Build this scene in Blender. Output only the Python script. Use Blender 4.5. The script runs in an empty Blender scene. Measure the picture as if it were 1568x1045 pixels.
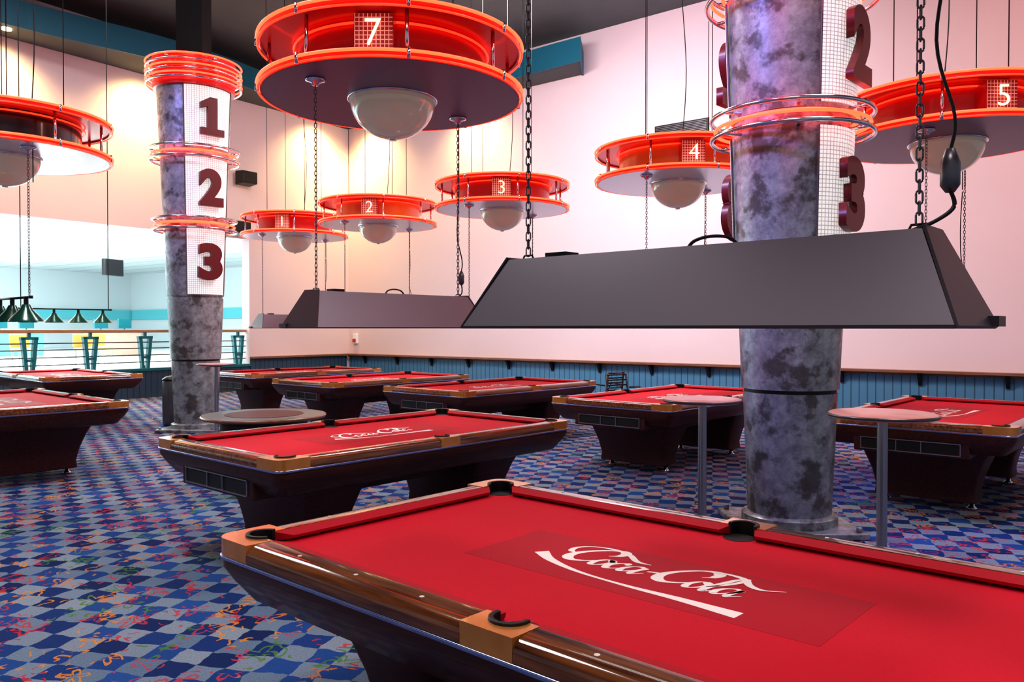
import bpy, bmesh, math, random
from mathutils import Matrix, Vector
random.seed(4)
scene = bpy.context.scene
COL = scene.collection
pi = math.pi

# ---------------------------------------------------------------- materials
def nodes_of(m):
    m.use_nodes = True
    return m.node_tree.nodes, m.node_tree.links

def mat(name, col, rough=0.5, metal=0.0, emit=None, es=0.0, coat=0.0, noise=None, spec=None, sample=True):
    m = bpy.data.materials.new(name)
    N, L = nodes_of(m)
    b = N['Principled BSDF']
    b.inputs['Base Color'].default_value = (*col, 1)
    b.inputs['Roughness'].default_value = rough
    b.inputs['Metallic'].default_value = metal
    b.inputs['Coat Weight'].default_value = coat
    b.inputs['Coat Roughness'].default_value = 0.08
    if spec is not None:
        b.inputs['Specular IOR Level'].default_value = spec
    if emit:
        b.inputs['Emission Color'].default_value = (*emit, 1)
        b.inputs['Emission Strength'].default_value = es
        if not sample:
            try: m.cycles.emission_sampling = 'NONE'
            except Exception: pass
    if noise:
        sc, amt = noise
        tc = N.new('ShaderNodeTexCoord'); n = N.new('ShaderNodeTexNoise')
        n.inputs['Scale'].default_value = sc; n.inputs['Detail'].default_value = 5
        r = N.new('ShaderNodeMix'); r.data_type = 'RGBA'
        r.inputs[6].default_value = (*[c*(1-amt) for c in col], 1)
        r.inputs[7].default_value = (*[min(1, c*(1+amt)) for c in col], 1)
        L.new(tc.outputs['Object'], n.inputs['Vector'])
        L.new(n.outputs['Fac'], r.inputs[0]); L.new(r.outputs[2], b.inputs['Base Color'])
    return m

def ramp(N, stops, interp='LINEAR'):
    r = N.new('ShaderNodeValToRGB'); cr = r.color_ramp; cr.interpolation = interp
    while len(cr.elements) < len(stops): cr.elements.new(0.5)
    for e, (p, c) in zip(cr.elements, stops):
        e.position = p; e.color = (*c, 1)
    return r

def math_n(N, L, op, a, b=None, c=None):
    n = N.new('ShaderNodeMath'); n.operation = op
    for i, v in enumerate((a, b, c)):
        if v is None: continue
        if isinstance(v, (int, float)): n.inputs[i].default_value = v
        else: L.new(v, n.inputs[i])
    return n.outputs[0]

def mixc(N, L, fac, a, b):
    n = N.new('ShaderNodeMix'); n.data_type = 'RGBA'
    for i, v in ((0, fac), (6, a), (7, b)):
        if isinstance(v, (int, float)): n.inputs[i].default_value = v
        elif isinstance(v, tuple): n.inputs[i].default_value = (*v, 1)
        else: L.new(v, n.inputs[i])
    return n.outputs[2]

def carpet_mat():
    m = bpy.data.materials.new('carpet'); N, L = nodes_of(m); b = N['Principled BSDF']
    tc = N.new('ShaderNodeTexCoord'); mp = N.new('ShaderNodeMapping')
    mp.inputs['Rotation'].default_value = (0, 0, math.radians(14))
    L.new(tc.outputs['Object'], mp.inputs['Vector'])
    nz = N.new('ShaderNodeTexNoise'); nz.inputs['Scale'].default_value = 6.0; nz.inputs['Detail'].default_value = 2
    L.new(mp.outputs[0], nz.inputs['Vector'])
    sub = N.new('ShaderNodeVectorMath'); sub.operation = 'SUBTRACT'; sub.inputs[1].default_value = (.5, .5, .5)
    L.new(nz.outputs['Color'], sub.inputs[0])
    scl = N.new('ShaderNodeVectorMath'); scl.operation = 'SCALE'; scl.inputs['Scale'].default_value = 0.10
    L.new(sub.outputs[0], scl.inputs[0])
    add = N.new('ShaderNodeVectorMath'); add.operation = 'ADD'
    L.new(mp.outputs[0], add.inputs[0]); L.new(scl.outputs[0], add.inputs[1])
    mul = N.new('ShaderNodeVectorMath'); mul.operation = 'MULTIPLY'; mul.inputs[1].default_value = (6.3, 6.3, 0)
    L.new(add.outputs[0], mul.inputs[0])
    off = N.new('ShaderNodeVectorMath'); off.operation = 'ADD'; off.inputs[1].default_value = (0, 0, .5)
    L.new(mul.outputs[0], off.inputs[0])
    ck = N.new('ShaderNodeTexChecker'); ck.inputs['Scale'].default_value = 1
    L.new(off.outputs[0], ck.inputs['Vector'])
    fl = N.new('ShaderNodeVectorMath'); fl.operation = 'FLOOR'; L.new(off.outputs[0], fl.inputs[0])
    wn = N.new('ShaderNodeTexWhiteNoise'); L.new(fl.outputs[0], wn.inputs['Vector'])
    dark = ramp(N, [(0, (.008, .022, .10)), (.5, (.011, .042, .18)), (1, (.022, .09, .31))]); L.new(wn.outputs['Value'], dark.inputs[0])
    lite = ramp(N, [(0, (.12, .19, .28)), (1, (.25, .31, .37))]); L.new(wn.outputs['Value'], lite.inputs[0])
    base = mixc(N, L, ck.outputs['Fac'], dark.outputs[0], lite.outputs[0])
    n2 = N.new('ShaderNodeTexNoise'); n2.inputs['Scale'].default_value = 13; n2.inputs['Detail'].default_value = 0
    L.new(mp.outputs[0], n2.inputs['Vector'])
    d = math_n(N, L, 'ABSOLUTE', math_n(N, L, 'SUBTRACT', n2.outputs['Fac'], .5))
    line = math_n(N, L, 'LESS_THAN', d, .045)
    n3 = N.new('ShaderNodeTexNoise'); n3.inputs['Scale'].default_value = 7; n3.inputs['Detail'].default_value = 0
    mp3 = N.new('ShaderNodeMapping'); mp3.inputs['Location'].default_value = (7, 3, 0); L.new(mp.outputs[0], mp3.inputs[0]); L.new(mp3.outputs[0], n3.inputs['Vector'])
    msk = math_n(N, L, 'GREATER_THAN', n3.outputs['Fac'], .60)
    fac1 = math_n(N, L, 'MULTIPLY', line, msk)
    m2 = N.new('ShaderNodeVectorMath'); m2.operation = 'MULTIPLY'; m2.inputs[1].default_value = (4.4, 4.4, 0); L.new(add.outputs[0], m2.inputs[0])
    fr = N.new('ShaderNodeVectorMath'); fr.operation = 'FRACTION'; L.new(m2.outputs[0], fr.inputs[0])
    f2 = N.new('ShaderNodeVectorMath'); f2.operation = 'FLOOR'; L.new(m2.outputs[0], f2.inputs[0])
    w2 = N.new('ShaderNodeTexWhiteNoise'); L.new(f2.outputs[0], w2.inputs['Vector'])
    sp = N.new('ShaderNodeSeparateXYZ'); L.new(fr.outputs[0], sp.inputs[0])
    px = math_n(N, L, 'SUBTRACT', sp.outputs[0], .5); py = math_n(N, L, 'SUBTRACT', sp.outputs[1], .5)
    r = math_n(N, L, 'SQRT', math_n(N, L, 'ADD', math_n(N, L, 'MULTIPLY', px, px), math_n(N, L, 'MULTIPLY', py, py)))
    th = math_n(N, L, 'ADD', math_n(N, L, 'ARCTAN2', py, px), math_n(N, L, 'MULTIPLY', w2.outputs['Value'], 6.0))
    arms = math_n(N, L, 'ABSOLUTE', math_n(N, L, 'COSINE', math_n(N, L, 'MULTIPLY', th, 2.5)))
    Rr = math_n(N, L, 'MULTIPLY_ADD', math_n(N, L, 'POWER', arms, 2.0), .26, .12)
    st = math_n(N, L, 'LESS_THAN', math_n(N, L, 'ABSOLUTE', math_n(N, L, 'SUBTRACT', r, Rr)), .055)
    on = math_n(N, L, 'GREATER_THAN', w2.outputs['Value'], .60)
    fac2 = math_n(N, L, 'MULTIPLY', st, on)
    fac = math_n(N, L, 'MULTIPLY', math_n(N, L, 'MAXIMUM', fac1, fac2), .85)
    vc = N.new('ShaderNodeTexVoronoi'); vc.inputs['Scale'].default_value = 3.6; L.new(mp.outputs[0], vc.inputs['Vector'])
    sx = N.new('ShaderNodeSeparateColor'); L.new(vc.outputs['Color'], sx.inputs[0])
    cr = ramp(N, [(0, (.52, .035, .05)), (.28, (.68, .26, .03)), (.48, (.09, .22, .05)), (.62, (.46, .05, .09)), (.85, (.60, .21, .04))], 'CONSTANT')
    L.new(sx.outputs[0], cr.inputs[0])
    base2 = mixc(N, L, fac, base, cr.outputs[0])
    n4 = N.new('ShaderNodeTexNoise'); n4.inputs['Scale'].default_value = 110; L.new(mp.outputs[0], n4.inputs['Vector'])
    var = math_n(N, L, 'MULTIPLY_ADD', n4.outputs['Fac'], .9, .52)
    mm = N.new('ShaderNodeVectorMath'); mm.operation = 'SCALE'; L.new(base2, mm.inputs[0]); L.new(var, mm.inputs['Scale'])
    L.new(mm.outputs[0], b.inputs['Base Color'])
    b.inputs['Roughness'].default_value = .95; b.inputs['Specular IOR Level'].default_value = .15
    return m

def wood_mat(name, c1, c2, rough=.18, coat=.6, scale=(3, 40, 40), spec=.5):
    m = bpy.data.materials.new(name); N, L = nodes_of(m); b = N['Principled BSDF']
    tc = N.new('ShaderNodeTexCoord'); mp = N.new('ShaderNodeMapping'); mp.inputs['Scale'].default_value = scale
    n = N.new('ShaderNodeTexNoise'); n.inputs['Scale'].default_value = 1; n.inputs['Detail'].default_value = 6
    L.new(tc.outputs['Object'], mp.inputs[0]); L.new(mp.outputs[0], n.inputs['Vector'])
    r = ramp(N, [(.3, c1), (.7, c2)]); L.new(n.outputs['Fac'], r.inputs[0]); L.new(r.outputs[0], b.inputs['Base Color'])
    b.inputs['Roughness'].default_value = rough; b.inputs['Coat Weight'].default_value = coat; b.inputs['Coat Roughness'].default_value = .06
    b.inputs['Specular IOR Level'].default_value = spec
    return m

def column_mat():
    m = bpy.data.materials.new('patina_steel'); N, L = nodes_of(m); b = N['Principled BSDF']
    tc = N.new('ShaderNodeTexCoord')
    n = N.new('ShaderNodeTexNoise'); n.inputs['Scale'].default_value = 11; n.inputs['Detail'].default_value = 10; n.inputs['Roughness'].default_value = .72; n.inputs['Distortion'].default_value = .1
    L.new(tc.outputs['Object'], n.inputs['Vector'])
    r = ramp(N, [(.28, (.16, .17, .175)), (.45, (.28, .30, .315)), (.6, (.42, .44, .455)), (.8, (.62, .64, .65))])
    L.new(n.outputs['Fac'], r.inputs[0])
    n2 = N.new('ShaderNodeTexNoise'); n2.inputs['Scale'].default_value = 4.6; n2.inputs['Detail'].default_value = 6; n2.inputs['Roughness'].default_value = .6
    mp = N.new('ShaderNodeMapping'); mp.inputs['Location'].default_value = (5, 2, 1); L.new(tc.outputs['Object'], mp.inputs[0]); L.new(mp.outputs[0], n2.inputs['Vector'])
    k = ramp(N, [(.51, (0, 0, 0)), (.60, (1, 1, 1))]); L.new(n2.outputs['Fac'], k.inputs[0])
    c = mixc(N, L, math_n(N, L, 'MULTIPLY', k.outputs[0], .80), r.outputs[0], (.075, .062, .05))
    L.new(c, b.inputs['Base Color'])
    b.inputs['Metallic'].default_value = .40
    r2 = N.new('ShaderNodeMapRange'); r2.inputs['To Min'].default_value = .5; r2.inputs['To Max'].default_value = .20
    L.new(n.outputs['Fac'], r2.inputs[0]); L.new(r2.outputs[0], b.inputs['Roughness'])
    return m

def grid_mat(name, c_bg, c_line, n=26, es=0.0):
    m = bpy.data.materials.new(name); N, L = nodes_of(m); b = N['Principled BSDF']
    uv = N.new('ShaderNodeTexCoord')
    sep = N.new('ShaderNodeSeparateXYZ'); L.new(uv.outputs['UV'], sep.inputs[0])
    fs = []
    for i in (0, 1):
        f = math_n(N, L, 'FRACT', math_n(N, L, 'MULTIPLY', sep.outputs[i], n if i == 0 else n*1.45))
        fs.append(math_n(N, L, 'LESS_THAN', f, .2))
    k = math_n(N, L, 'MAXIMUM', fs[0], fs[1])
    c = mixc(N, L, k, c_bg, c_line)
    L.new(c, b.inputs['Base Color']); L.new(c, b.inputs['Emission Color'])
    b.inputs['Emission Strength'].default_value = es; b.inputs['Roughness'].default_value = .5
    try: m.cycles.emission_sampling = 'NONE'
    except Exception: pass
    return m

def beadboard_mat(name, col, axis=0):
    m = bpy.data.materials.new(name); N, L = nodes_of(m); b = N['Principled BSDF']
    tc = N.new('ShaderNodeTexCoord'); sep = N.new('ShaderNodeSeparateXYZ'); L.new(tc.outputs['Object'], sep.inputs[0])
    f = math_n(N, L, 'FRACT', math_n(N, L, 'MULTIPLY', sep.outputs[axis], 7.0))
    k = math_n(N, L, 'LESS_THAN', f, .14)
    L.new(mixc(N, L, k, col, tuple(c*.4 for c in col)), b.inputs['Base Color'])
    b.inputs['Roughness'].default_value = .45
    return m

def tile_mat(name, col, line, sx, sy):
    m = bpy.data.materials.new(name); N, L = nodes_of(m); b = N['Principled BSDF']
    tc = N.new('ShaderNodeTexCoord'); sep = N.new('ShaderNodeSeparateXYZ'); L.new(tc.outputs['Object'], sep.inputs[0])
    ks = [math_n(N, L, 'LESS_THAN', math_n(N, L, 'FRACT', math_n(N, L, 'MULTIPLY', sep.outputs[i], s)), .06) for i, s in ((0, sx), (1, sy))]
    k = math_n(N, L, 'MAXIMUM', ks[0], ks[1])
    L.new(mixc(N, L, k, col, line), b.inputs['Base Color']); b.inputs['Roughness'].default_value = .7
    return m

M = {}
M['carpet'] = carpet_mat()
M['cloth'] = mat('red_cloth', (.62, .005, .024), .75, noise=(90, .10), spec=.25)
M['cloth_dark'] = mat('red_cloth_printed', (.47, .004, .019), .65, spec=.25)
M['cushion'] = mat('cushion_cloth', (.46, .004, .018), .7, spec=.25)
M['print'] = mat('white_print', (.98, .88, .82), .7)
M['rail'] = wood_mat('rail_wood', (.060, .015, .006), (.26, .085, .025), .12, .8)
M['apron'] = wood_mat('apron_wood', (.045, .010, .005), (.095, .022, .010), .38, .18, spec=.3)
M['darkwood'] = wood_mat('dark_leg_wood', (.045, .014, .014), (.085, .024, .022), .45, .05, spec=.3)
M['copper'] = mat('copper_casting', (.88, .34, .08), .22, .5, coat=.6, noise=(14, .25))
M['chrome'] = mat('chrome', (.75, .75, .78), .15, 1)
M['steel'] = mat('brushed_steel', (.45, .46, .50), .3, .9)
M['darksteel'] = mat('dark_steel', (.18, .17, .18), .35, .8)
M['trimsteel'] = mat('rail_trim', (.36, .42, .70), .18, .9)  # blue tint paints in the bluish highlight reflected by the strip
M['black'] = mat('black_rubber', (.008, .008, .008), .5)
M['blackm'] = mat('black_metal', (.012, .012, .014), .4, .3)
M['dot'] = mat('pearl_sight', (.85, .8, .7), .3)
M['neon'] = mat('neon_red', (.8, .06, .03), .4, emit=(1, .036, .012), es=8.5)
M['neon2'] = mat('neon_dim', (.6, .03, .01), .3, emit=(1, .032, .010), es=3.0, sample=False)
M['neonw'] = mat('neon_number', (1, .6, .5), .4, emit=(1, .45, .30), es=2.8, sample=False)
M['red'] = mat('red_enamel', (.55, .010, .006), .35, coat=.3)
M['orange'] = mat('orange_enamel', (.68, .15, .01), .35, coat=.3)
M['drumdark'] = mat('unlit_drum', (.02, .007, .007), .25, coat=.5)  # near-black colour paints in the unlit front of the drum
M['plate'] = mat('plate_shaded', (.24, .155, .23), .36, .45)  # plate metal darkened, dark reflections put into the colour
M['plate_lit'] = mat('plate_sheen', (.66, .74, .88), .26, .65)  # same plate metal made paler, bright wall reflection put into the colour
M['dome'] = mat('ivory_dome', (.66, .60, .48), .10, emit=(.9, .75, .5), es=.10, coat=1.0, sample=False)  # faint emission added to lift the tone of the dome
M['column'] = column_mat()
M['panel'] = grid_mat('white_mesh_panel', (.88, .86, .82), (.40, .37, .37), 22, .66)
M['numpanel'] = grid_mat('number_mesh_panel', (.30, .02, .01), (.85, .5, .4), 9, .25)
M['glyph'] = mat('maroon_letter', (.13, .007, .010), .4, coat=.2)
M['shade'] = mat('lamp_shade_metal', (.25, .215, .24), .42, .20)
M['shade_edge'] = mat('lamp_shade_edge', (.07, .058, .068), .4, .3)
M['tube'] = mat('fluorescent_tube', (1, 1, 1), .4, emit=(1, .93, .85), es=6)
M['green'] = mat('green_shade', (.01, .09, .06), .25, .2, coat=.4)
M['teal'] = mat('teal_paint', (.004, .11, .17), .55)
M['tealpost'] = mat('teal_post', (.01, .17, .20), .35)
M['ceil'] = mat('ceiling_paint', (.09, .108, .112), .85, noise=(1.2, .15))
M['wall'] = mat('wall_plaster', (.72, .60, .615), .85, noise=(.8, .04))
M['white'] = mat('white_paint', (.80, .86, .88), .7)
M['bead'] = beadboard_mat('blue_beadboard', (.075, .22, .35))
M['bead_shade'] = beadboard_mat('shaded_beadboard', (.04, .09, .14))  # blue beadboard darkened, shade on the left wall put into the colour
M['ledge'] = wood_mat('ledge_wood', (.16, .07, .04), (.30, .14, .08), .35, .3)
M['handrail'] = wood_mat('handrail_wood', (.30, .15, .07), (.48, .26, .13), .3, .3)
M['pink'] = mat('laminate_top', (.80, .38, .33), .38, coat=.25)
M['olive'] = mat('olive_top', (.11, .15, .14), .4, coat=.15, noise=(5, .2))
M['lightdisc'] = mat('downlight_lens', (1, .9, .6), .4, emit=(1, .85, .5), es=12, sample=False)
M['ctile'] = tile_mat('ceiling_tile', (.82, .85, .85), (.38, .43, .44), 1/1.2, 1/.6)
M['cyan'] = mat('cyan_wall', (.16, .66, .72), .7)
M['bluegl'] = mat('pale_blue_panel', (.45, .72, .80), .4)
M['yellow'] = mat('yellow_vinyl', (.70, .42, .10), .4)
M['acc'] = mat('accent_orange', (.75, .42, .32), .5)

# ---------------------------------------------------------------- mesh helpers
def mk(name, V, F, m, smooth=False):
    me = bpy.data.meshes.new(name)
    me.from_pydata([tuple(v) for v in V], [], F)
    bm = bmesh.new(); bm.from_mesh(me)
    bmesh.ops.recalc_face_normals(bm, faces=bm.faces)
    bm.to_mesh(me); bm.free()
    me.materials.append(M[m] if isinstance(m, str) else m)
    if smooth:
        for p in me.polygons: p.use_smooth = True
        if smooth == 'auto':
            try: me.set_sharp_from_angle(angle=math.radians(35))
            except Exception: pass
    return me

class G:
    """accumulates geometry"""
    def __init__(s): s.V = []; s.F = []
    def add(s, V, F, T=None):
        o = len(s.V)
        s.V += [(T @ Vector(v)) if T else Vector(v) for v in V]
        s.F += [[i+o for i in f] for f in F]
        return s
    def box(s, x0, x1, y0, y1, z0, z1, T=None):
        V = [(x, y, z) for x in (x0, x1) for y in (y0, y1) for z in (z0, z1)]
        F = [[0,1,3,2],[4,6,7,5],[0,4,5,1],[2,3,7,6],[0,2,6,4],[1,5,7,3]]
        return s.add(V, F, T)
    def loft(s, rings, cap=True, T=None):
        n = len(rings[0]); V = [v for r in rings for v in r]; F = []
        for k in range(len(rings)-1):
            for i in range(n):
                j = (i+1) % n
                F.append([k*n+i, k*n+j, (k+1)*n+j, (k+1)*n+i])
        if cap:
            F.append(list(range(n))); F.append([(len(rings)-1)*n+i for i in range(n)])
        return s.add(V, F, T)
    def rev(s, prof, n=40, c=(0, 0, 0), cap=True, T=None):
        rings = [[(c[0]+r*math.cos(2*pi*i/n), c[1]+r*math.sin(2*pi*i/n), c[2]+z) for i in range(n)] for r, z in prof]
        return s.loft(rings, cap, T)
    def cyl(s, x, y, z0, z1, r, n=20, r2=None):
        return s.rev([(r, z0), (r if r2 is None else r2, z1)], n, (x, y, 0))
    def torus(s, R, r, z, n=72, k=8, c=(0, 0)):
        V = []; F = []
        for i in range(n):
            a = 2*pi*i/n
            for j in range(k):
                b = 2*pi*j/k; q = R+r*math.cos(b)
                V.append((c[0]+q*math.cos(a), c[1]+q*math.sin(a), z+r*math.sin(b)))
        for i in range(n):
            for j in range(k):
                F.append([i*k+j, ((i+1) % n)*k+j, ((i+1) % n)*k+(j+1) % k, i*k+(j+1) % k])
        return s.add(V, F)
    def tube(s, pts, r, k=8, closed=False, T=None):
        pts = [Vector(p) for p in pts]; n = len(pts); rings = []
        ref = Vector((0, 0, 1))
        for i, p in enumerate(pts):
            a = pts[(i-1) % n] if (closed or i > 0) else p
            b = pts[(i+1) % n] if (closed or i < n-1) else p
            d = (b-a).normalized()
            rf = ref if abs(d.dot(ref)) < .95 else Vector((1, 0, 0))
            u = d.cross(rf).normalized(); w = d.cross(u)
            rr = r[i] if isinstance(r, (list, tuple)) else r
            rings.append([p + u*rr*math.cos(2*pi*j/k) + w*rr*math.sin(2*pi*j/k) for j in range(k)])
        if closed:
            V = [v for q in rings for v in q]; F = []
            for i in range(n):
                for j in range(k):
                    F.append([i*k+j, ((i+1) % n)*k+j, ((i+1) % n)*k+(j+1) % k, i*k+(j+1) % k])
            return s.add(V, F, T)
        return s.loft(rings, True, T)
    def prism(s, poly, z0, z1, T=None):
        return s.loft([[(x, y, z0) for x, y in poly], [(x, y, z1) for x, y in poly]], True, T)
    def mesh(s, name, m, smooth=False): return mk(name, s.V, s.F, m, smooth)

def catmull(P, n=8, closed=False):
    out = []; P = [Vector(p) for p in P]; N = len(P)
    rng = N if closed else N-1
    for i in range(rng):
        p0 = P[(i-1) % N] if (closed or i > 0) else P[0]*2-P[1]
        p1 = P[i]; p2 = P[(i+1) % N]
        p3 = P[(i+2) % N] if (closed or i < N-2) else P[-1]*2-P[-2]
        for k in range(n):
            t = k/n
            out.append(.5*((2*p1)+(p2-p0)*t+(2*p0-5*p1+4*p2-p3)*t*t+(3*p1-p0-3*p2+p3)*t**3))
    if not closed: out.append(P[-1])
    return out

def rrect(hx, hy, r, z, n=5):
    out = []
    for cx, cy, a0 in ((hx-r, hy-r, 0), (-hx+r, hy-r, 90), (-hx+r, -hy+r, 180), (hx-r, -hy+r, 270)):
        for i in range(n+1):
            a = math.radians(a0+90*i/n); out.append((cx+r*math.cos(a), cy+r*math.sin(a), z))
    return out

def text_mesh(body, size, ext, off, m, name):
    cu = bpy.data.curves.new('tmp', 'FONT'); cu.body = body; cu.size = size; cu.extrude = ext; cu.offset = off
    cu.align_x = 'CENTER'; cu.align_y = 'CENTER'
    ob = bpy.data.objects.new('tmp', cu); COL.objects.link(ob)
    dg = bpy.context.evaluated_depsgraph_get()
    me = bpy.data.meshes.new_from_object(ob.evaluated_get(dg))
    bpy.data.objects.remove(ob); bpy.data.curves.remove(cu)
    xs = [v.co.x for v in me.vertices]; ys = [v.co.y for v in me.vertices]
    cx = (min(xs)+max(xs))/2; cy = (min(ys)+max(ys))/2
    for v in me.vertices: v.co.x -= cx; v.co.y -= cy
    me.materials.clear(); me.materials.append(M[m]); me.name = name
    return me

I4 = Matrix.Identity(4)
def place(top, parts, loc, rz=0.0):
    e = bpy.data.objects.new(top, None); COL.objects.link(e); e.empty_display_size = .2
    e.location = loc; e.rotation_euler = (0, 0, rz)
    for p in parts:
        name, me = p[0], p[1]
        T = p[2] if len(p) > 2 and p[2] is not None else I4
        o = bpy.data.objects.new(name, me); COL.objects.link(o); o.parent = e; o.matrix_local = T
        if len(p) > 3 and p[3]:
            bv = o.modifiers.new('bevel', 'BEVEL'); bv.width = p[3]; bv.segments = 3; bv.limit_method = 'ANGLE'
            for q in me.polygons: q.use_smooth = True
            try: me.set_sharp_from_angle(angle=math.radians(40))
            except Exception: pass
    return e

def single(name, me, loc=(0, 0, 0), rz=0.0):
    o = bpy.data.objects.new(name, me); COL.objects.link(o); o.location = loc; o.rotation_euler = (0, 0, rz)
    return o

# ---------------------------------------------------------------- room
CH = 8.35
C0 = Vector((-4.8, 23.7, 0)); dL = Vector((-.579, -.815, 0)).normalized(); dR = Vector((.783, -.623, 0)).normalized()
aL = math.atan2(dL.y, dL.x); aR = math.atan2(dR.y, dR.x)
Lend = C0+dL*26; Rend = C0+dR*24
poly = [(C0.x, C0.y), (Lend.x, Lend.y), (Lend.x, -6), (Rend.x, -6), (Rend.x, Rend.y)]
single('floor', G().prism(poly, -.1, 0).mesh('floor', 'carpet'))
single('ceiling', G().prism(poly, CH, CH+.2).mesh('ceiling', 'ceil'))
single('wall_right', G().box(0, 24, 0, .2, 0, CH).mesh('wall_right', 'wall'), C0, aR)
single('wainscot_right', G().box(0.07, 24, -.03, -.001, .0, .80).mesh('wains', 'bead'), C0, aR)
g = G().box(0.03, 24, -.20, -.001, .82, .865).box(.03, 24, -.05, -.001, .77, .82)
single('trim_right', g.mesh('ledge', 'ledge'), C0, aR)
single('baseboard_right', G().box(0.09, 24, -.045, -.031, 0, .09).mesh('bb', 'blackm'), C0, aR)
g = G()
x = .8
while x < 23:
    g.loft([[(x-.03, -.035, .60), (x+.03, -.035, .60), (x+.03, -.035, .82), (x-.03, -.035, .82)],
            [(x-.03, -.06, .60), (x+.03, -.06, .60), (x+.03, -.18, .82), (x-.03, -.18, .82)]])
    x += 1.32
single('trim_ledge_brackets', g.mesh('brackets', 'blackm'), C0, aR)
SO = 3.45
g = G().box(0, 26, -.3, 0, 3.9, CH).box(0, SO, -.3, 0, 0, 3.9)
single('wall_left', g.mesh('wall_left', 'wall'), C0, aL)
single('wall_knee', G().box(SO, 26, -.3, 0, 0, .62).mesh('knee', 'bead_shade'), C0, aL)
single('wainscot_left', G().box(0.1, SO, .001, .03, 0, .80).mesh('wl', 'bead_shade'), C0, aL)
single('trim_left', G().box(0.22, SO, .001, .18, .82, .865).mesh('tl', 'ledge'), C0, aL)
single('trim_knee', G().box(SO, 26, -.35, .05, .62, .68).mesh('tk', 'tealpost'), C0, aL)
inner = catmull([Vector(p) for p in [(-15.4, 8, 0), (-12.2, 11.8, 0), (-9.8, 15.3, 0), (-7.7, 17.5, 0), (-6.7, 18.9, 0), (-6.0, 20.2, 0), (-4.5, 21.9, 0), (-2.0, 20.5, 0), (1.47, 17.6, 0)]], 6)
ip = [(p.x, p.y) for p in inner]
wallpts = [(1.60, 18.55), (C0.x, C0.y-.01)] + [((C0+dL*s).x+.01, (C0+dL*s).y) for s in (8, 17)]
g = G().prism(ip+wallpts, 7.42, 7.46).prism(ip+wallpts, 7.88, 7.92)
single('ceiling_soffit', g.mesh('soffit', 'ceil'))
V = []; F = []
fp = ip+[(1.60, 18.58)]
for p in fp: V += [(p[0], p[1], 7.40), (p[0], p[1], 7.93)]
for i in range(len(fp)-1): F.append([2*i, 2*i+2, 2*i+3, 2*i+1])
fa = mk('fascia', V, F, 'teal'); o = single('trim_soffit', fa)
sm = o.modifiers.new('s', 'SOLIDIFY'); sm.thickness = .04
def wash(pos, tgt, col, power, angle=75, blend=.9, rad=.12, name='wash'):
    l = bpy.data.lights.new(name, 'SPOT'); l.energy = power; l.color = col; l.spot_size = math.radians(angle); l.spot_blend = blend; l.shadow_soft_size = rad
    o = bpy.data.objects.new(name, l); COL.objects.link(o); o.location = pos
    o.rotation_euler = (Vector(tgt)-Vector(pos)).to_track_quat('-Z', 'Y').to_euler()
nL = Vector((.815, -.579, 0)); nR = Vector((-.623, -.783, 0))
warm = (1, .68, .27)
for wd, wn, ss in ((dL, nL, (1.3, 6.4, 9.4, 13.0)), (dR, nR, (1.2, 5.0))):
    for s in ss:
        p = C0+wd*s+wn*.55
        single('downlight', G().rev([(.09, 7.39), (.09, 7.43)], 20, (p.x, p.y, 0)).mesh('dl', 'lightdisc'))
        p2 = C0+wd*s+wn*.75
        wash((p2.x, p2.y, 7.34), (p.x-wn.x*.5, p.y-wn.y*.5, 5.6), warm, 760 if wd is dL or s < 2 else 560, 130, 1.0, .2)
g = G().box(-.62, .62, -.03, 0, -.22, .22)
vent = [('vent_frame', g.mesh('vf', 'blackm'))]
g = G()
for i in range(12): g.box(-.58, .58, -.05, -.031, -.19+i*.033, -.178+i*.033)
vent.append(('vent_slats', g.mesh('vs', 'darksteel')))
pv = C0+dR*10.7; place('wall_vent', vent, (pv.x+nR.x*.002, pv.y+nR.y*.002, 5.72), aR)
pv = C0+dR*.35
place('fire_alarm', [('case', G().box(-.09, .09, -.08, 0, -.14, .14).mesh('fa', 'white'), None, .01), ('call_point', G().box(-.06, .06, -.11, -.081, -.10, .0).mesh('fb', 'red'), None, .008)], (pv.x+nR.x*.002, pv.y+nR.y*.002, 1.30), aR)

# railing on knee wall
posts = []
for s in (3.7, 4.96, 6.22, 7.48, 8.74, 10.0, 11.3, 12.6, 14.0):
    g = G()
    for sx in (-1, 1):
        g.loft([[(s+sx*.06-.035, -.20, .68), (s+sx*.06+.035, -.20, .68), (s+sx*.06+.035, -.10, .68), (s+sx*.06-.035, -.10, .68)],
                [(s+sx*.125-.04, -.20, 1.40), (s+sx*.125+.04, -.20, 1.40), (s+sx*.125+.04, -.10, 1.40), (s+sx*.125-.04, -.10, 1.40)]])
    g.box(s-.17, s+.17, -.20, -.10, 1.36, 1.42).box(s-.09, s+.09, -.20, -.10, .9, .96).box(s-.03, s+.03, -.18, -.12, 1.42, 1.50)
    posts.append(('post', g.mesh('post', 'tealpost')))
g = G().box(SO+.02, 20, -.21, -.09, 1.50, 1.57)
posts.append(('top_rail', g.mesh('top_rail', 'handrail'), None, .012))
g = G()
for z in (.82, .98, 1.14, 1.28): g.tube([(SO+.02, -.15, z), (20, -.15, z)], .014, 6)
posts.append(('cables', g.mesh('cables', 'darksteel')))
place('balcony_railing', posts, C0, aL)

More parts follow.
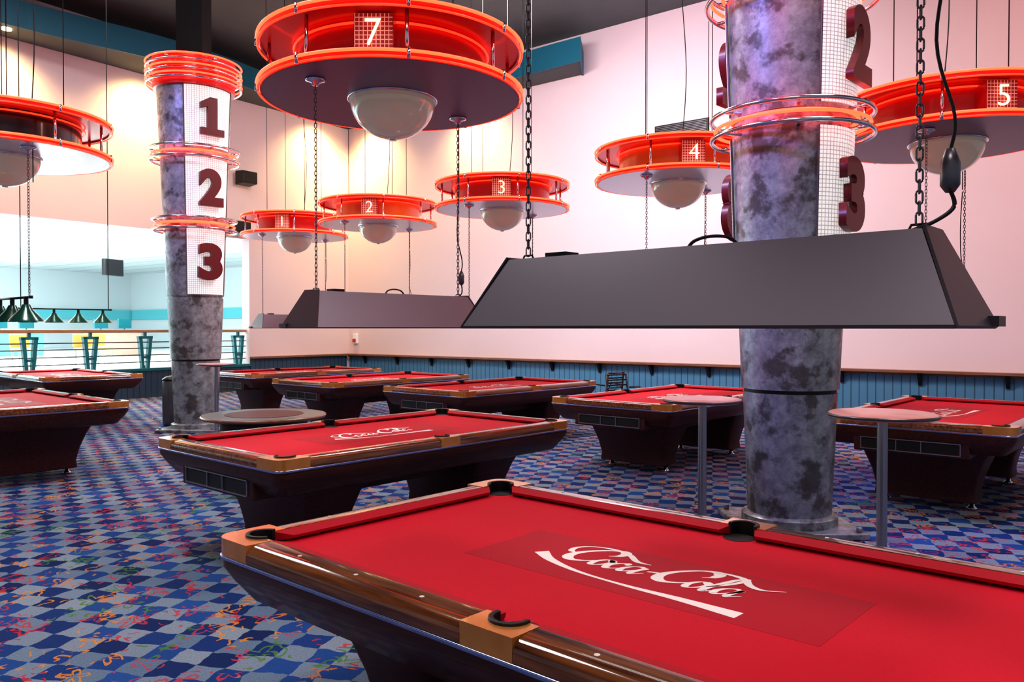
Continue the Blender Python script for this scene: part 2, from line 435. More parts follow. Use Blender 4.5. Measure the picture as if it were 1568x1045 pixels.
# annex
def annex(name, g, m, bev=0): 
    o = single(name, g.mesh(name, m), C0, aL)
    return o
annex('floor_annex', G().box(-8, 30, -26, -.36, .50, .60), 'white')
annex('ceiling_annex', G().box(-8, 30, -26, -.31, 4.6, 4.75), 'ctile')
annex('wall_far', G().box(-8, 30, -26.2, -26, .6, 4.6), 'white')
annex('wall_annex_side', G().box(-8.2, -8, -26, -.31, .6, 4.6), 'white')
annex('trim_annex', G().box(-7.9, 29.9, -25.98, -25.8, 2.1, 2.6).box(-7.98, -7.85, -25.7, -.4, 2.1, 2.6), 'cyan')
def alight(loc, rot, size, power, col, name='ceiling_fill'):
    l = bpy.data.lights.new(name, 'AREA'); l.energy = power; l.color = col; l.shape = 'RECTANGLE'; l.size = size[0]; l.size_y = size[1]
    o = bpy.data.objects.new(name, l); COL.objects.link(o); o.location = loc; o.rotation_euler = rot
    return o
def Lw(s, t, z): 
    p = C0+dL*s-nL*t; return (p.x, p.y, z)
for s, t in ((6, 6), (6, 17), (16, 12)):
    alight(Lw(s, t, 4.5), (0, 0, aL), (7, 5), 1350, (.90, 1, 1))  # fill added under the annex ceiling to make that room bright
for s, t in ((4, 8), (8, 20)):
    alight(Lw(s, t, 1.7), (pi, 0, aL), (7, 5), 520, (.93, 1, 1), 'annex_up_fill')  # upward fill added to brighten the annex, no fixture there
for i, (s, t, m1, m2) in enumerate([(.6, 12, 'acc', 'bluegl'), (3.2, 14, 'cyan', 'white'), (5.6, 12.5, 'bluegl', 'acc'), (9.5, 16, 'white', 'cyan')]):
    parts = [('counter_body', G().box(-.9, .9, -.35, .35, 0, .85).mesh('b', m1), None, .02),
             ('counter_top', G().box(-1.0, 1.0, -.42, .42, .85, .90).mesh('m', m2), None, .02),
             ('monitors', G().box(-.7, -.2, -.05, .05, 1.0, 1.35).box(.2, .7, -.05, .05, 1.0, 1.35).box(-.47, -.43, -.03, .03, .9, 1.0).box(.43, .47, -.03, .03, .9, 1.0).mesh('s', 'tealpost'), None, .01)]
    q = Lw(s, t, .6); place('service_counter', parts, q, aL)
for i, (s, t) in enumerate([(5.6, 4), (6.9, 4.6), (8.2, 4.2), (4.6, 5.2)]):
    parts = [('seat', G().box(-.25, .25, -.25, .25, .42, .48).mesh('b', 'yellow'), None, .03),
             ('backrest', G().box(-.25, .25, -.28, -.23, .5, .85).mesh('b', 'yellow'), None, .03),
             ('legs', G().cyl(-.2, -.2, 0, .42, .02).cyl(.2, -.2, 0, .42, .02).cyl(-.2, .2, 0, .42, .02).cyl(.2, .2, 0, .42, .02).mesh('l', 'steel'))]
    place('lounge_chair', parts, Lw(s, t, .6), aL)
for s, t in ((9.3, 6.5), (2.2, 9)):
    parts = [('cabinet', G().box(-.40, .40, -.08, .08, -.28, .28).mesh('c', 'blackm'), None, .02),
             ('hanger', G().cyl(-.3, 0, .29, .95, .02).cyl(.3, 0, .29, .95, .02).mesh('h', 'steel'))]
    place('hanging_monitor', parts, Lw(s, t, 3.30 if s > 5 else 3.64), aL+.3)
def speaker(loc, rz):
    parts = [('cabinet', G().loft([[(-.22, -.12, -.18), (.22, -.12, -.18), (.22, .2, -.14), (-.22, .2, -.14)], [(-.22, -.12, .18), (.22, -.12, .18), (.22, .2, .16), (-.22, .2, .16)]]).mesh('c', 'blackm'), None, .02),
             ('bracket', G().box(-.03, .03, -.25, -.121, -.03, .03).box(-.08, .08, -.27, -.251, -.08, .08).mesh('b', 'steel'))]
    place('wall_speaker', parts, loc, rz)
p = C0+dL*3.75+nL*.27; speaker((p.x, p.y, 5.4), aL)
p = C0+dL*3.95+nL*.27; speaker((p.x, p.y, 4.12), aL)

# ---------------------------------------------------------------- script logo
def ribbon(pts, wf):
    pts = [Vector((p[0], p[1], 0)) for p in pts]; V = []; F = []; n = len(pts)
    for i, p in enumerate(pts):
        d = (pts[min(i+1, n-1)]-pts[max(i-1, 0)]); 
        if d.length < 1e-6: d = Vector((1, 0, 0))
        d.normalize(); nn = Vector((-d.y, d.x, 0)); w = wf(i/(n-1), d)/2
        V += [p+nn*w, p-nn*w]
    for i in range(n-1): F.append([2*i, 2*i+1, 2*i+3, 2*i+2])
    return V, F
def pen(thin, thick):
    nib = math.radians(35)
    def f(t, d):
        a = math.atan2(d.y, d.x)-nib
        taper = min(1, .35+6*t, .35+6*(1-t))
        return (thin+(thick-thin)*abs(math.sin(a))**1.3)*taper
    return f
S = []
Cs = [(1.75, 1.45), (2.05, 1.75), (2.0, 2.2), (1.55, 2.42), (.95, 2.2), (.42, 1.5), (.28, .8), (.55, .22), (1.1, .0), (1.65, .2), (2.05, .6)]
S.append((Cs, .14, .62)); S.append(([(x+5.45, y) for x, y in Cs], .14, .62))
def oo(cx): return [(cx+.12, .98), (cx-.2, .92), (cx-.36, .5), (cx-.22, .06), (cx+.08, .02), (cx+.34, .4), (cx+.3, .82), (cx+.05, .98), (cx+.3, .8), (cx+.55, .85)]
def aa(cx): return [(cx+.38, .85), (cx+.1, 1.0), (cx-.25, .8), (cx-.36, .4), (cx-.2, .04), (cx+.08, .1), (cx+.38, .6), (cx+.44, 1.0), (cx+.38, .5), (cx+.42, .1), (cx+.6, .0), (cx+.9, .35)]
S.append((oo(2.45), .10, .40)); S.append(([(3.62, .78), (3.45, 1.0), (3.12, .8), (3.0, .4), (3.18, .03), (3.5, .05), (3.85, .4)], .10, .44))
S.append((aa(4.2), .10, .40)); S.append(([(5.0, .62), (5.25, .72), (5.6, .78)], .16, .26))
S.append((oo(7.9), .10, .40)); S.append(([(8.35, .5), (8.7, 1.2), (8.85, 2.0), (8.68, 2.35), (8.5, 2.0), (8.45, 1.0), (8.5, .2), (8.7, .0), (9.0, .35)], .10, .44))
S.append((aa(9.35), .10, .40))
S.append(([(.28, .9), (-.3, 1.1), (-.55, 1.7), (-.1, 2.25), (.9, 2.45), (2.2, 2.2), (3.4, 1.55), (4.3, 1.5)], .09, .36))
S.append(([(6.6, 2.35), (7.6, 2.5), (8.6, 2.35), (9.4, 1.75), (10.2, 1.55), (11.0, 1.95)], .09, .38))
V = []; F = []
k = 0.069
for si, (pts, a, b) in enumerate(S):
    P = catmull([Vector((x+.32*y, y, 0)) for x, y in pts], 7)
    v, f = ribbon([(p.x*k, p.y*k*1.2) for p in P], pen(a*k, b*k)); o = len(V)
    V += [Vector((q.x-.385, q.y-.055, si*.00006)) for q in v]; F += [[i+o for i in q] for q in f]
P = catmull([Vector(q) for q in [(-.455, -.050, 0), (-.36, -.110, 0), (-.20, -.158, 0), (.0, -.175, 0), (.20, -.175, 0), (.40, -.185, 0)]], 10)
v, f = ribbon(P, lambda t, d: .014+.042*abs(2*t-1)**1.4); o = len(V)
V += v; F += [[i+o for i in q] for q in f]
logo_me = mk('script_logo', V, F, 'print')

# ---------------------------------------------------------------- pool table
def pool_table_parts():
    parts = []
    CL = .768; SC = .096
    parts.append(('cloth', G().box(-1.325, 1.325, -.69, .69, .735, CL).mesh('cloth', 'cloth')))
    parts.append(('printed_panel', G().box(-.66, .66, -.225, .225, CL, CL+.0006).mesh('pp', 'cloth_dark')))
    parts.append(('script_logo', logo_me, Matrix.Translation((0.0, .03, CL+.0012))))
    g = G()
    for sy in (-1, 1):
        for sx in (-1, 1):
            g.loft([[(sx*.075, sy*.635, CL+.012), (sx*1.19, sy*.635, CL+.012), (sx*1.19, sy*.632, CL+.024), (sx*.075, sy*.632, CL+.024)],
                    [(sx*.05, sy*.69, CL), (sx*1.245, sy*.69, CL), (sx*1.245, sy*.69, .806), (sx*.05, sy*.69, .806)]])
    for sx in (-1, 1):
        g.loft([[(sx*1.27, -.555, CL+.012), (sx*1.27, .555, CL+.012), (sx*1.267, .555, CL+.024), (sx*1.267, -.555, CL+.024)],
                [(sx*1.325, -.61, CL), (sx*1.325, .61, CL), (sx*1.325, .61, .806), (sx*1.325, -.61, .806)]])
    parts.append(('cushions', g.mesh('cushions', 'cushion')))
    prof = [(.685, .745), (.685, .800), (.695, .808), (.745, .808), (.775, .802), (.790, .790), (.797, .772), (.797, .745)]
    g = G()
    for sy in (-1, 1):
        for a, b in ((-1.205, -SC-.002), (SC+.002, 1.205)):
            g.loft([[(a, sy*y, z) for y, z in prof], [(b, sy*y, z) for y, z in prof]])
    parts.append(('rails_long', g.mesh('rl', 'rail', 'auto')))
    g = G()
    for sx in (-1, 1):
        g.loft([[(sx*(y+.635), -.565, z) for y, z in prof], [(sx*(y+.635), .565, z) for y, z in prof]])
    me = g.mesh('rs', 'rail', 'auto'); parts.append(('rails_short', me))
    g = G(); gl = G(); gp = G()
    pc = (1.30, .667); rp = .064
    for sx in (-1, 1):
        for sy in (-1, 1):
            pl = [(1.203, .797)]
            for i in range(7):
                a = math.radians(90-90*i/6); pl.append((1.432-.07+.07*math.cos(a), .797-.07+.07*math.sin(a)))
            pl += [(1.432, .563), (1.322, .563)]
            for i in range(13):
                a = math.radians(-68+226*i/12); pl.append((pc[0]+rp*math.cos(a), pc[1]+rp*math.sin(a)))
            pl += [(1.203, .687)]
            g.prism([(sx*x, sy*y) for x, y in pl], .740, .8095)
            arc_o = []; arc_i = []
            for i in range(13):
                a = math.radians(-72+234*i/12)
                arc_o.append((pc[0]+.068*math.cos(a), pc[1]+.068*math.sin(a))); arc_i.append((pc[0]+.052*math.cos(a), pc[1]+.052*math.sin(a)))
            gl.prism([(sx*x, sy*y) for x, y in arc_o+arc_i[::-1]], .735, .818)
            gp.rev([(.060, CL), (.060, CL+.0015)], 24, (sx*(pc[0]-.012), sy*(pc[1]-.012), 0))
    for sy in (-1, 1):
        pl = [(-SC, .797), (SC, .797), (SC, .687), (.055, .687)]
        for i in range(11):
            a = math.radians(-10+200*i/10); pl.append((.056*math.cos(a), .697+.056*math.sin(a)))
        pl += [(-.055, .687), (-SC, .687)]
        g.prism([(x, sy*y) for x, y in pl], .740, .8095)
        arc_o = []; arc_i = []
        for i in range(11):
            a = math.radians(-15+210*i/10)
            arc_o.append((.062*math.cos(a), .697+.062*math.sin(a))); arc_i.append((.047*math.cos(a), .697+.047*math.sin(a)))
        gl.prism([(x, sy*y) for x, y in arc_o+arc_i[::-1]], .735, .818)
        gp.rev([(.062, CL), (.062, CL+.0015)], 24, (0, sy*.655, 0))
    parts.append(('pocket_castings', g.mesh('caps', 'copper'), None, .005))
    parts.append(('pocket_liners', gl.mesh('liners', 'black'), None, .003))
    parts.append(('pocket_dark_discs', gp.mesh('hole_discs', 'black')))  # flat black discs paint in the darkness of the open pockets
    g = G()
    for sy in (-1, 1):
        for i in (1, 2, 3):
            for sx in (-1, 1): g.cyl(sx*.3175*i, sy*.735, .807, .8092, .008, 10)
    for sx in (-1, 1):
        for y in (-.3175, 0, .3175): g.cyl(sx*1.37, y, .807, .8092, .008, 10)
    parts.append(('rail_sights', g.mesh('sights', 'dot')))
    parts.append(('rail_trim', G().loft([rrect(1.436, .801, .072, .728), rrect(1.438, .803, .072, .744)]).mesh('trim', 'trimsteel'), None, .005))
    parts.append(('apron', G().loft([rrect(1.33, .69, .07, .560), rrect(1.35, .71, .07, .570), rrect(1.405, .768, .08, .65), rrect(1.430, .795, .08, .70), rrect(1.430, .795, .08, .727)]).mesh('apron', 'apron', 'auto')))
    g = G().box(-1.395, -1.05, -.46, .46, .515, .655)
    parts.append(('ball_return_box', g.mesh('brb', 'darkwood'), None, .01))
    g = G()
    for z in (.535, .635): g.box(-1.408, -1.394, -.40, .40, z, z+.007)
    for y in (-.40, -.1, .1, .393): g.box(-1.405, -1.394, y, y+.007, .535, .64)
    parts.append(('ball_return_rack', g.mesh('brr', 'steel')))
    parts.append(('slot_shade_sheet', G().box(-1.398, -1.3945, -.38, .38, .55, .625).mesh('brs', 'black')))  # thin black sheet paints in the dark of the recess
    g = G()
    for sx in (-1, 1):
        rings = []
        for hx, hy, z in ((.26, .56, .565), (.23, .50, .46), (.19, .44, .30), (.165, .41, .16), (.17, .42, .075)):
            rings.append([(sx*.80+a, b, z) for a, b, _ in rrect(hx, hy, .04, z, 3)])
        g.loft(rings)
    g.box(-.72, .72, -.26, .26, .42, .565)
    parts.append(('pedestals', g.mesh('ped', 'darkwood'), None, .008))
    g = G()
    for sx in (-1, 1):
        for sy in (-1, 1):
            g.rev([(.045, 0), (.045, .012), (.022, .03), (.02, .09)], 16, (sx*.80, sy*.36, 0))
    parts.append(('levelling_feet', g.mesh('feet', 'chrome', True)))
    return parts
PT = pool_table_parts()
A1 = math.radians(48.5); A2 = math.radians(-42.0)
tables = [((.462, 2.70), A2), ((-1.04, 6.38), A1), ((1.98, 9.85), A1), ((4.33, 7.95), A1), ((-.25, 11.6), A1), ((-2.25, 13.2), A1), ((-4.1, 15.4), A1),
          ((-5.75, 9.15), A2), ((-8.0, 14.4), A2)]
for (x, y), a in tables: place('pool_table', PT, (x, y, 0), a)

# ---------------------------------------------------------------- chains / billiard lamps
def chain_mesh(length, name='chain'):
    g = G(); n = max(1, round(length/.030)); pitch = length/n
    path = []
    hw, hl = .0085, .019
    for i in range(7): a = pi*i/6; path.append((hw*math.cos(a), 0, hl-hw+hw*math.sin(a)))
    for i in range(7): a = pi+pi*i/6; path.append((hw*math.cos(a), 0, -(hl-hw)+hw*math.sin(a)))
    for i in range(n):
        T = Matrix.Translation((0, 0, (i+.5)*pitch)) @ Matrix.Rotation((pi/2)*(i % 2)+.4, 4, 'Z')
        g.tube(path, .0032, 5, True, T)
    return g.mesh(name, 'darksteel', True)
DZ = 3.40; DROP = .355
LT = 3.036
chain_me = chain_mesh(LT-1.605-.285)
chain_top = chain_mesh(DROP-.055, 'chain_top')

def shade_parts(chains=True):
    tl, tw, bl, bw, h = .75, .085, .865, .225, .265
    V = [(-tl, -tw, h), (tl, -tw, h), (tl, tw, h), (-tl, tw, h), (-bl, -bw, 0), (bl, -bw, 0), (bl, bw, 0), (-bl, bw, 0)]
    F = [[0, 1, 2, 3], [0, 4, 5, 1], [1, 5, 6, 2], [2, 6, 7, 3], [3, 7, 4, 0]]
    me = mk('shade', V, F, 'shade')
    parts = [('shade', me)]
    g = G()
    for sx in (-1, 1):
        g.loft([[(sx*(bl+.002), -bw-.002, -.004), (sx*(bl+.002), bw+.002, -.004), (sx*(tl+.002), tw+.002, h+.006), (sx*(tl+.002), -tw-.002, h+.006)],
                [(sx*(bl+.009), -bw-.002, .002), (sx*(bl+.009), bw+.002, .002), (sx*(tl+.009), tw+.002, h+.010), (sx*(tl+.009), -tw-.002, h+.010)]])
        g.box(sx*bl-.02, sx*bl+.025, .14, .225, 0, .03)
    parts.append(('end_caps', g.mesh('ends', 'shade_edge')))
    g = G()
    for s in (-1, 1): g.box(-bl, bl, s*bw-.005, s*bw+.005, -.006, .004)
    parts.append(('lower_lip', g.mesh('lip', 'shade_edge')))
    g = G()
    for sy in (-.07, .07): g.tube([(-.68, sy, .13), (.68, sy, .13)], .016, 10)
    parts.append(('tubes', g.mesh('tubes', 'tube', True)))
    g = G()
    for sx in (-1, 1): g.tube([(sx*.72-.03, 0, h), (sx*.72-.02, 0, h+.02), (sx*.72+.02, 0, h+.02), (sx*.72+.03, 0, h)], .004, 6)
    g.box(-.60, -.50, -.04, .04, h, h+.02)
    parts.append(('hangers', g.mesh('hang', 'blackm')))
    g = G().tube(catmull([Vector(p) for p in [(-.04, .05, h), (-.01, .05, h+.030), (.05, .05, h+.042), (.12, .05, h+.033), (.16, .05, h)]], 6), .006, 6)
    parts.append(('cable', g.mesh('cable', 'black', True)))
    if chains:
        for sx in (-1, 1): parts.append(('chain', chain_me, Matrix.Translation((sx*.72, 0, h+.02))))
        pts = catmull([Vector(p) for p in [(.76, .03, LT-1.612), (.78, .05, 1.1), (.75, .04, .8), (.80, .03, .58), (.79, .03, .48)]], 6)
        g = G().tube(pts, .005, 6)
        g.tube(catmull([Vector(p) for p in [(.79, .03, .38), (.80, .03, .33), (.76, .0, .29), (.70, -.02, h)]], 6), .006, 6)
        parts.append(('power_cord', g.mesh('cord', 'black', True)))
        parts.append(('plug', G().rev([(.012, .37), (.026, .39), (.026, .45), (.012, .49)], 12, (.79, .03, 0)).mesh('plug', 'darksteel', True)))
    return parts
SP = shade_parts()
lamps = [((.60, 2.735), A2), ((-.94, 6.38), A1), ((2.06, 10.05), A1), ((4.22, 7.85), A1), ((-.15, 12.35), A1), ((-2.35, 14.2), A1), ((-4.30, 16.0), A1)]
for (x, y), a in lamps: place('billiard_lamp', SP, (x, y, 1.605), a)

# ---------------------------------------------------------------- neon disc pendants
def disc_parts(num, drum, plate, ax):
    P = []
    P.append(('lower_plate', G().rev([(.2, .0), (.985, .0), (.985, .05), (.2, .05)], 72).mesh('lp', plate, 'auto')))
    P.append(('upper_plate', G().rev([(.2, .36), (.985, .36), (.985, .40), (.2, .40)], 72).mesh('up', 'red', 'auto')))
    g = G()
    for z in (.0, .345): g.rev([(.987, z), (1.0, z), (1.0, z+.06), (.987, z+.06)], 80, cap=False)
    P.append(('rim_bands', g.mesh('rb', 'red', 'auto')))
    P.append(('drum', G().rev([(.72, .051), (.72, .359)], 64).mesh('drum', drum, 'auto')))
    g = G().torus(1.020, .012, .050, 96, 8).torus(1.020, .012, .395, 96, 8)
    P.append(('neon_tubes', g.mesh('nt', 'neon', True)))
    g = G().torus(1.018, .008, .008, 96, 6).torus(1.018, .008, .345, 96, 6).torus(.75, .009, .33, 72, 6)
    P.append(('neon_inner', g.mesh('ni', 'neon2', True)))
    g = G()
    for i in range(8):
        a = 2*pi*i/8+.25
        g.cyl(.93*math.cos(a), .93*math.sin(a), .05, .36, .014, 10)
        g.cyl(1.022*math.cos(a), 1.022*math.sin(a), .0, .07, .016, 8); g.cyl(1.022*math.cos(a), 1.022*math.sin(a), .34, .405, .016, 8)
    P.append(('stand_offs', g.mesh('so', 'chrome', True)))
    n = 10
    P.append(('dome', G().rev([(.335*math.cos(pi/2*i/n), -.335*.92*math.sin(pi/2*i/n)) for i in range(n)]+[(.004, -.308)], 48).mesh('dome', 'dome', True)))
    P.append(('dome_flange', G().torus(.34, .014, -.004, 64, 8).rev([(.035, -.318), (.02, -.30)], 16).mesh('fl', 'chrome', True)))
    g = G(); gc = G()
    for s in (-1, 1):
        x, y = s*.72*math.cos(ax), s*.72*math.sin(ax)
        g.rev([(.075, 0), (.07, -.02), (.03, -.03), (.022, -.05)], 20, (x, y, 0))
        P.append(('chain', chain_top, Matrix.Translation((x, y, -DROP+.005))))
    x, y = .76*math.cos(ax)-.03*math.sin(ax), .76*math.sin(ax)+.03*math.cos(ax)
    P.append(('power_cord', G().tube([(x, y, 0), (x, y, -DROP+.003)], .005, 6).mesh('pc', 'black', True)))
    P.append(('chain_mounts', g.mesh('cm', 'chrome', True)))
    for i in range(4):
        a = 2*pi*i/4+.6
        gc.tube([(.55*math.cos(a), .55*math.sin(a), .40), (.55*math.cos(a), .55*math.sin(a), CH-DZ)], .005, 6)
    gc.tube(catmull([Vector(p) for p in [(.1, .3, .4), (.16, .28, 1.5), (.08, .3, 3), (.12, .3, CH-DZ)]], 6), .006, 6)
    P.append(('suspension_cables', gc.mesh('sc', 'black', True)))
    me = mk('np', [(-.13, 0, -.135), (.13, 0, -.135), (.13, 0, .135), (-.13, 0, .135)], [[0, 1, 2, 3]], 'numpanel')
    uv = me.uv_layers.new(name='UVMap')
    for li, l in enumerate(me.loops):
        v = me.vertices[l.vertex_index].co; uv.data[li].uv = ((v.x+.13)/.26, (v.z+.135)/.27*.69)
    P.append(('number_panel', me, Matrix.Translation((0, -.875, .205))))
    P.append(('panel_case', G().box(-.135, .135, -.868, -.70, .075, .335).mesh('pcs', 'red')))
    tm = text_mesh(num, .27, .006, -.004, 'neonw', 'digit')
    P.append(('neon_digit', tm, Matrix.Translation((0, -.90, .205)) @ Matrix.Rotation(pi/2, 4, 'X')))
    return P
discs = [('7', (-.94, 6.38), 'red', 'plate', A1), ('4', (2.06, 10.05), 'orange', 'plate_lit', A1), ('3', (-.15, 12.35), 'red', 'plate_lit', A1),
         ('2', (-2.35, 14.2), 'orange', 'plate_lit', A1), ('1', (-4.30, 16.0), 'red', 'plate_lit', A1), ('5', (4.22, 7.85), 'red', 'plate', A1),
         ('6', (-5.33, 8.5), 'drumdark', 'plate_lit', A2), ('8', (.60, 2.735), 'red', 'plate', A2)]
for num, (x, y), dr, pl, ax in discs:
    place('neon_pendant_light', disc_parts(num, dr, pl, ax), (x, y, DZ), 0)

def green_lamp():
    P = []
    P.append(('bar', G().tube([(-.75, 0, .22), (.75, 0, .22)], .012, 8).mesh('bar', 'blackm', True)))
    g = G(); gb = G()
    for x in (-.62, -.2, .2, .62):
        g.rev([(.16, 0), (.15, .02), (.06, .12), (.035, .17)], 28, (x, 0, -.02), cap=False)
        gb.cyl(x, 0, .15, .23, .022, 12)
    o = g.mesh('gs', 'green', True)
    P.append(('shades', o)); P.append(('sockets', gb.mesh('so', 'blackm')))
    P.append(('finials', G().cyl(-.76, 0, .205, .235, .02).cyl(.76, 0, .205, .235, .02).mesh('fi', 'blackm')))
    cm = chain_mesh(LT-1.69-.235)
    for s in (-1, 1): P.append(('chain', cm, Matrix.Translation((s*.72, 0, .235))))
    return P
GL = green_lamp()
place('green_billiard_lamp', GL, (-5.33, 8.5, 1.69), A2)
G2 = [p for p in GL if p[0] != 'chain']+[('rods', G().cyl(-.72, 0, .235, CH-1.72, .008, 8).cyl(.72, 0, .235, CH-1.72, .008, 8).mesh('rods', 'blackm'))]
place('green_billiard_lamp', G2, (-7.9, 14.3, 1.72), A1)

# ---------------------------------------------------------------- columns
def slab_one():
    return [(-.22, -.35), (.22, -.35), (.22, -.22), (.09, -.22), (.09, .35), (-.05, .35), (-.22, .24), (-.22, .12), (-.09, .17), (-.09, -.22), (-.22, -.22)]
def glyph_mesh(n):
    if n == '1':
        return G().prism([(x*.84, y*.82) for x, y in slab_one()], -.030, .030).mesh('g1', 'glyph')
    me = text_mesh(n, .88, .030, .045, 'glyph', 'g'+n)
    xs = [v.co.x for v in me.vertices]; ys = [v.co.y for v in me.vertices]
    sx = .38/(max(xs)-min(xs)); sy = .57/(max(ys)-min(ys))
    for v in me.vertices: v.co.x *= sx; v.co.y *= sy
    return me
GM = {n: glyph_mesh(n) for n in '123'}
def col_parts():
    P = []
    P.append(('shaft_lower', G().rev([(.320, .05), (.362, 1.09)], 48).mesh('s1', 'column', 'auto')))
    P.append(('joint_band', G().rev([(.355, 1.09), (.355, 1.12)], 48).mesh('jb', 'black', 'auto')))
    P.append(('shaft_middle', G().rev([(.375, 1.12), (.415, 2.07)], 48).mesh('s2', 'column', 'auto')))
    P.append(('shaft_upper', G().rev([(.40, 2.07), (.40, 2.10), (.425, 2.10), (.46, 3.14), (.44, 3.15), (.44, 3.25), (.465, 3.26), (.505, 4.22), (.48, 4.23), (.48, 4.33), (.51, 4.34), (.55, 5.28)], 48).mesh('s3', 'column', 'auto')))
    P.append(('crown', G().rev([(.60, 5.28), (.62, 5.74), (.3, 5.76)], 48).mesh('cr', 'red', 'auto')))
    P.append(('post', G().box(-.2, .2, -.2, .2, 5.76, CH).mesh('post', 'blackm')))
    g = G().box(-.46, .46, -.46, .46, 0, .05)
    for sx in (-1, 1):
        for sy in (-1, 1): g.cyl(sx*.40, sy*.40, .05, .09, .025, 8)
    P.append(('base_plate', g.mesh('bp', 'column'), None, .01))
    P.append(('base_collar', G().rev([(.37, .05), (.37, .11), (.335, .13)], 48).mesh('bc', 'column', 'auto')))
    gn = G(); gc = G()
    for z, R in ((3.20, .60), (4.28, .64)):
        gn.torus(R-.01, .014, z, 72, 8).torus(R-.10, .014, z+.03, 72, 8); gc.torus(R+.02, .018, z+.085, 72, 8).torus(R+.02, .018, z-.075, 72, 8)
    gc.torus(.70, .016, 5.36, 72, 8).torus(.70, .016, 5.49, 72, 8).torus(.70, .016, 5.62, 72, 8)
    for z in (5.42, 5.55, 5.70): gn.torus(.705, .014, z, 72, 8)
    for i in range(6):
        a = 2*pi*i/6+.3
        for z, R0, R1 in ((3.20, .44, .62), (4.28, .48, .66)):
            T = Matrix.Rotation(a, 4, 'Z'); gc.box(R0, R1, -.012, .012, z-.085, z-.065, T); gc.box(R0, R1, -.012, .012, z+.075, z+.095, T)
        T = Matrix.Rotation(a, 4, 'Z'); gc.box(.60, .71, -.012, .012, 5.5, 5.52, T).box(.60, .71, -.012, .012, 5.66, 5.68, T)
    P.append(('neon_rings', gn.mesh('nr', 'neon', True))); P.append(('chrome_rings', gc.mesh('cr', 'chrome', True)))
    phi0 = math.radians(-90+47)
    for f in range(2):
        ph = phi0+f*pi
        for n, z0, z1, r0, r1 in (('3', 2.12, 3.12, .430, .465), ('2', 3.29, 4.20, .475, .510), ('1', 4.36, 5.27, .520, .555)):
            V = []; F = []; UV = []; K = 12
            for i in range(K+1):
                t = i/K; a = ph+math.radians(-41+82*t)
                V += [((r0+.010)*math.cos(a), (r0+.010)*math.sin(a), z0), ((r1+.010)*math.cos(a), (r1+.010)*math.sin(a), z1)]; UV += [(t, 0), (t, 1)]
            for i in range(K): F.append([2*i, 2*i+2, 2*i+3, 2*i+1])
            me = mk('sign_panel', V, F, 'panel', True); uv = me.uv_layers.new(name='UVMap')
            for li, l in enumerate(me.loops): uv.data[li].uv = UV[l.vertex_index]
            P.append(('sign_panel', me))
            gf = G()
            for a in (ph-math.radians(41.5), ph+math.radians(41.5)):
                gf.tube([((r0+.012)*math.cos(a), (r0+.012)*math.sin(a), z0), ((r1+.012)*math.cos(a), (r1+.012)*math.sin(a), z1)], .009, 6)
            P.append(('panel_frame', gf.mesh('pf', 'darksteel')))
            rm = (r0+r1)/2+.038
            T = Matrix.Translation((rm*math.cos(ph), rm*math.sin(ph), (z0+z1)/2)) @ Matrix.Rotation(ph+pi/2, 4, 'Z') @ Matrix.Rotation(pi/2, 4, 'X')
            P.append(('sign_digit', GM[n], T))
    return P
CP = col_parts()
place('neon_number_column', CP, (2.24, 6.5, 0), 0)
place('neon_number_column', CP, (-4.98, 12.7, 0), 0)

# ---------------------------------------------------------------- bar tables, bench, bin, chairs
def bar_table(r):
    return [('top', G().rev([(r-.01, 1.07), (r, 1.08), (r, 1.095), (r-.01, 1.10)], 48).mesh('t', 'pink', 'auto')),
            ('edge_band', G().torus(r+.001, .010, 1.086, 64, 6).mesh('e', 'darksteel', True)),
            ('pole', G().rev([(.10, 1.055), (.05, 1.069)], 20).cyl(0, 0, .03, 1.06, .030, 20).mesh('p', 'steel', 'auto')),
            ('foot', G().rev([(.24, 0), (.24, .015), (.06, .04), (.035, .06)], 32).mesh('f', 'steel', 'auto'))]
place('bar_table', bar_table(.27), (1.36, 5.75, 0))
place('bar_table', bar_table(.30), (2.20, 4.78, 0))
place('bar_table', bar_table(.26), (-4.22, 11.5, 0))
rt = [('top', G().rev([(.59, .66), (.62, .67), (.62, .695), (.60, .70)], 56).mesh('t', 'olive', 'auto')),
      ('edge', G().torus(.62, .018, .682, 64, 6).mesh('e', 'ledge', True)),
      ('drum_base', G().rev([(.5, 0), (.5, .06), (.44, .08), (.44, .62), (.55, .66)], 48).mesh('d', 'darkwood', 'auto')),
      ('inlay', G().rev([(.40, .7005), (.40, .703)], 48).mesh('i', 'darkwood', 'auto'))]
place('round_low_table', rt, (-2.60, 8.45, 0))
place('trash_bin', [('body', G().rev([(.12, 0), (.14, .03), (.145, .72), (.14, .74)], 32).mesh('b', 'darksteel', 'auto')), ('lid', G().rev([(.15, .74), (.145, .77), (.08, .81), (.02, .82)], 32).mesh('l', 'blackm', True))], (-5.60, 13.25, 0))
def chair():
    g = G()
    for sx in (-1, 1):
        g.tube([(sx*.2, .2, 0), (sx*.2, .19, .45), (sx*.19, .26, .88)], .016, 8)
        g.tube([(sx*.21, -.2, 0), (sx*.2, -.19, .45)], .016, 8)
        g.tube([(sx*.2, -.19, .45), (sx*.2, .19, .45)], .014, 8)
        g.tube([(sx*.22, .2, .66), (sx*.24, -.05, .68), (sx*.22, -.18, .45)], .013, 8)
    for z in (.86, .78, .70, .62): g.tube([(-.19, .19+(z-.45)*.163, z), (.19, .19+(z-.45)*.163, z)], .013, 6)
    g.tube([(-.2, -.19, .2), (.2, -.19, .2)], .01, 6)
    return [('frame', g.mesh('f', 'blackm', True)), ('seat', G().prism([(x, y) for x, y, _ in rrect(.22, .21, .06, 0)], .45, .49).mesh('s', 'blackm'), None, .01)]
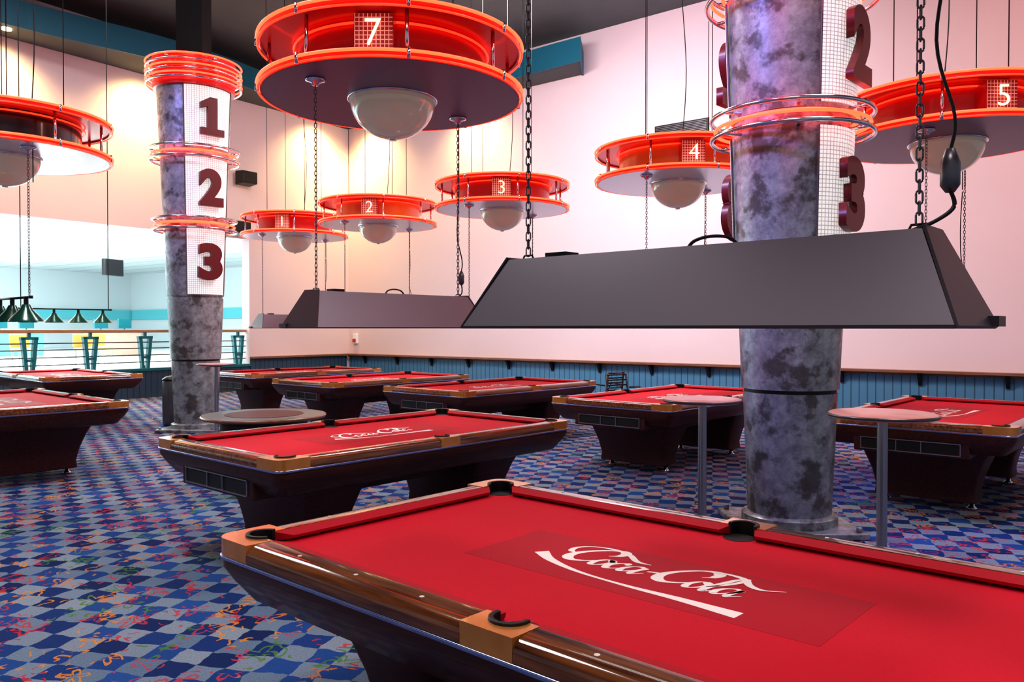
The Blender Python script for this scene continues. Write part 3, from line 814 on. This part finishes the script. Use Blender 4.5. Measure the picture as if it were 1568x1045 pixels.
place('metal_chair', chair(), (1.78, 12.6, 0), .5)
place('metal_chair', chair(), (1.55, 13.5, 0), -2.4)

# ---------------------------------------------------------------- lights
def aim(o, t): o.rotation_euler = (Vector(t)-o.location).to_track_quat('-Z', 'Y').to_euler()
for (x, y), e in (((-4, 6), 360), ((4, 5), 250), ((0, 12), 240), ((-7, 13), 240), ((0, 0), 270)):
    alight((x, y, 8.25), (0, 0, 0), (2, 2), e, (.98, .93, .96))  # unseen fill added below the ceiling for general room light
o = alight((7.5, 7.5, 6.5), (0, 0, 0), (3, 1), 230, (1, .44, .34), 'pink_wash'); aim(o, (7.5, 14.5, 3.0))
o = alight((0.0, 12.5, 6.8), (0, 0, 0), (4, 1), 640, (1, .92, .96), 'white_wash'); aim(o, (1.5, 18.6, .2))  # unseen area light added to whiten the lower right wall
wash((2.5, 11.0, 7.5), (3.8, 16.9, 6.3), (.70, .50, 1), 300, 80, 1.0, .3, 'lavender_wash')
wash((-1.6, 5.2, 6.0), (2.24, 6.5, 2.2), (.30, .30, 1), 1300, 40, .9, .15, 'violet_spot')
wash((-.6, 3.4, 6.8), (2.24, 6.5, 4.0), (1, .22, .60), 600, 28, .8, .2, 'magenta_spot')
wash((-7.0, 8.5, 6.5), (-4.98, 12.7, 3.6), (.38, .34, 1), 800, 34, .8, .25, 'violet_spot')

w = bpy.data.worlds.new('w'); scene.world = w; w.use_nodes = True
w.node_tree.nodes['Background'].inputs[0].default_value = (.82, .84, 1, 1)
w.node_tree.nodes['Background'].inputs[1].default_value = .33

# ---------------------------------------------------------------- camera
cam = bpy.data.cameras.new('cam'); co = bpy.data.objects.new('camera', cam); COL.objects.link(co)
cam.lens = 28.35; cam.sensor_width = 36; cam.clip_end = 200
co.location = (0, 0, 1.6); co.rotation_euler = (math.radians(90-.9), 0, 0)
scene.camera = co
scene.view_settings.view_transform = 'Standard'
try: scene.view_settings.look = 'Medium High Contrast'
except Exception: scene.view_settings.look = 'None'
scene.view_settings.exposure = -0.28
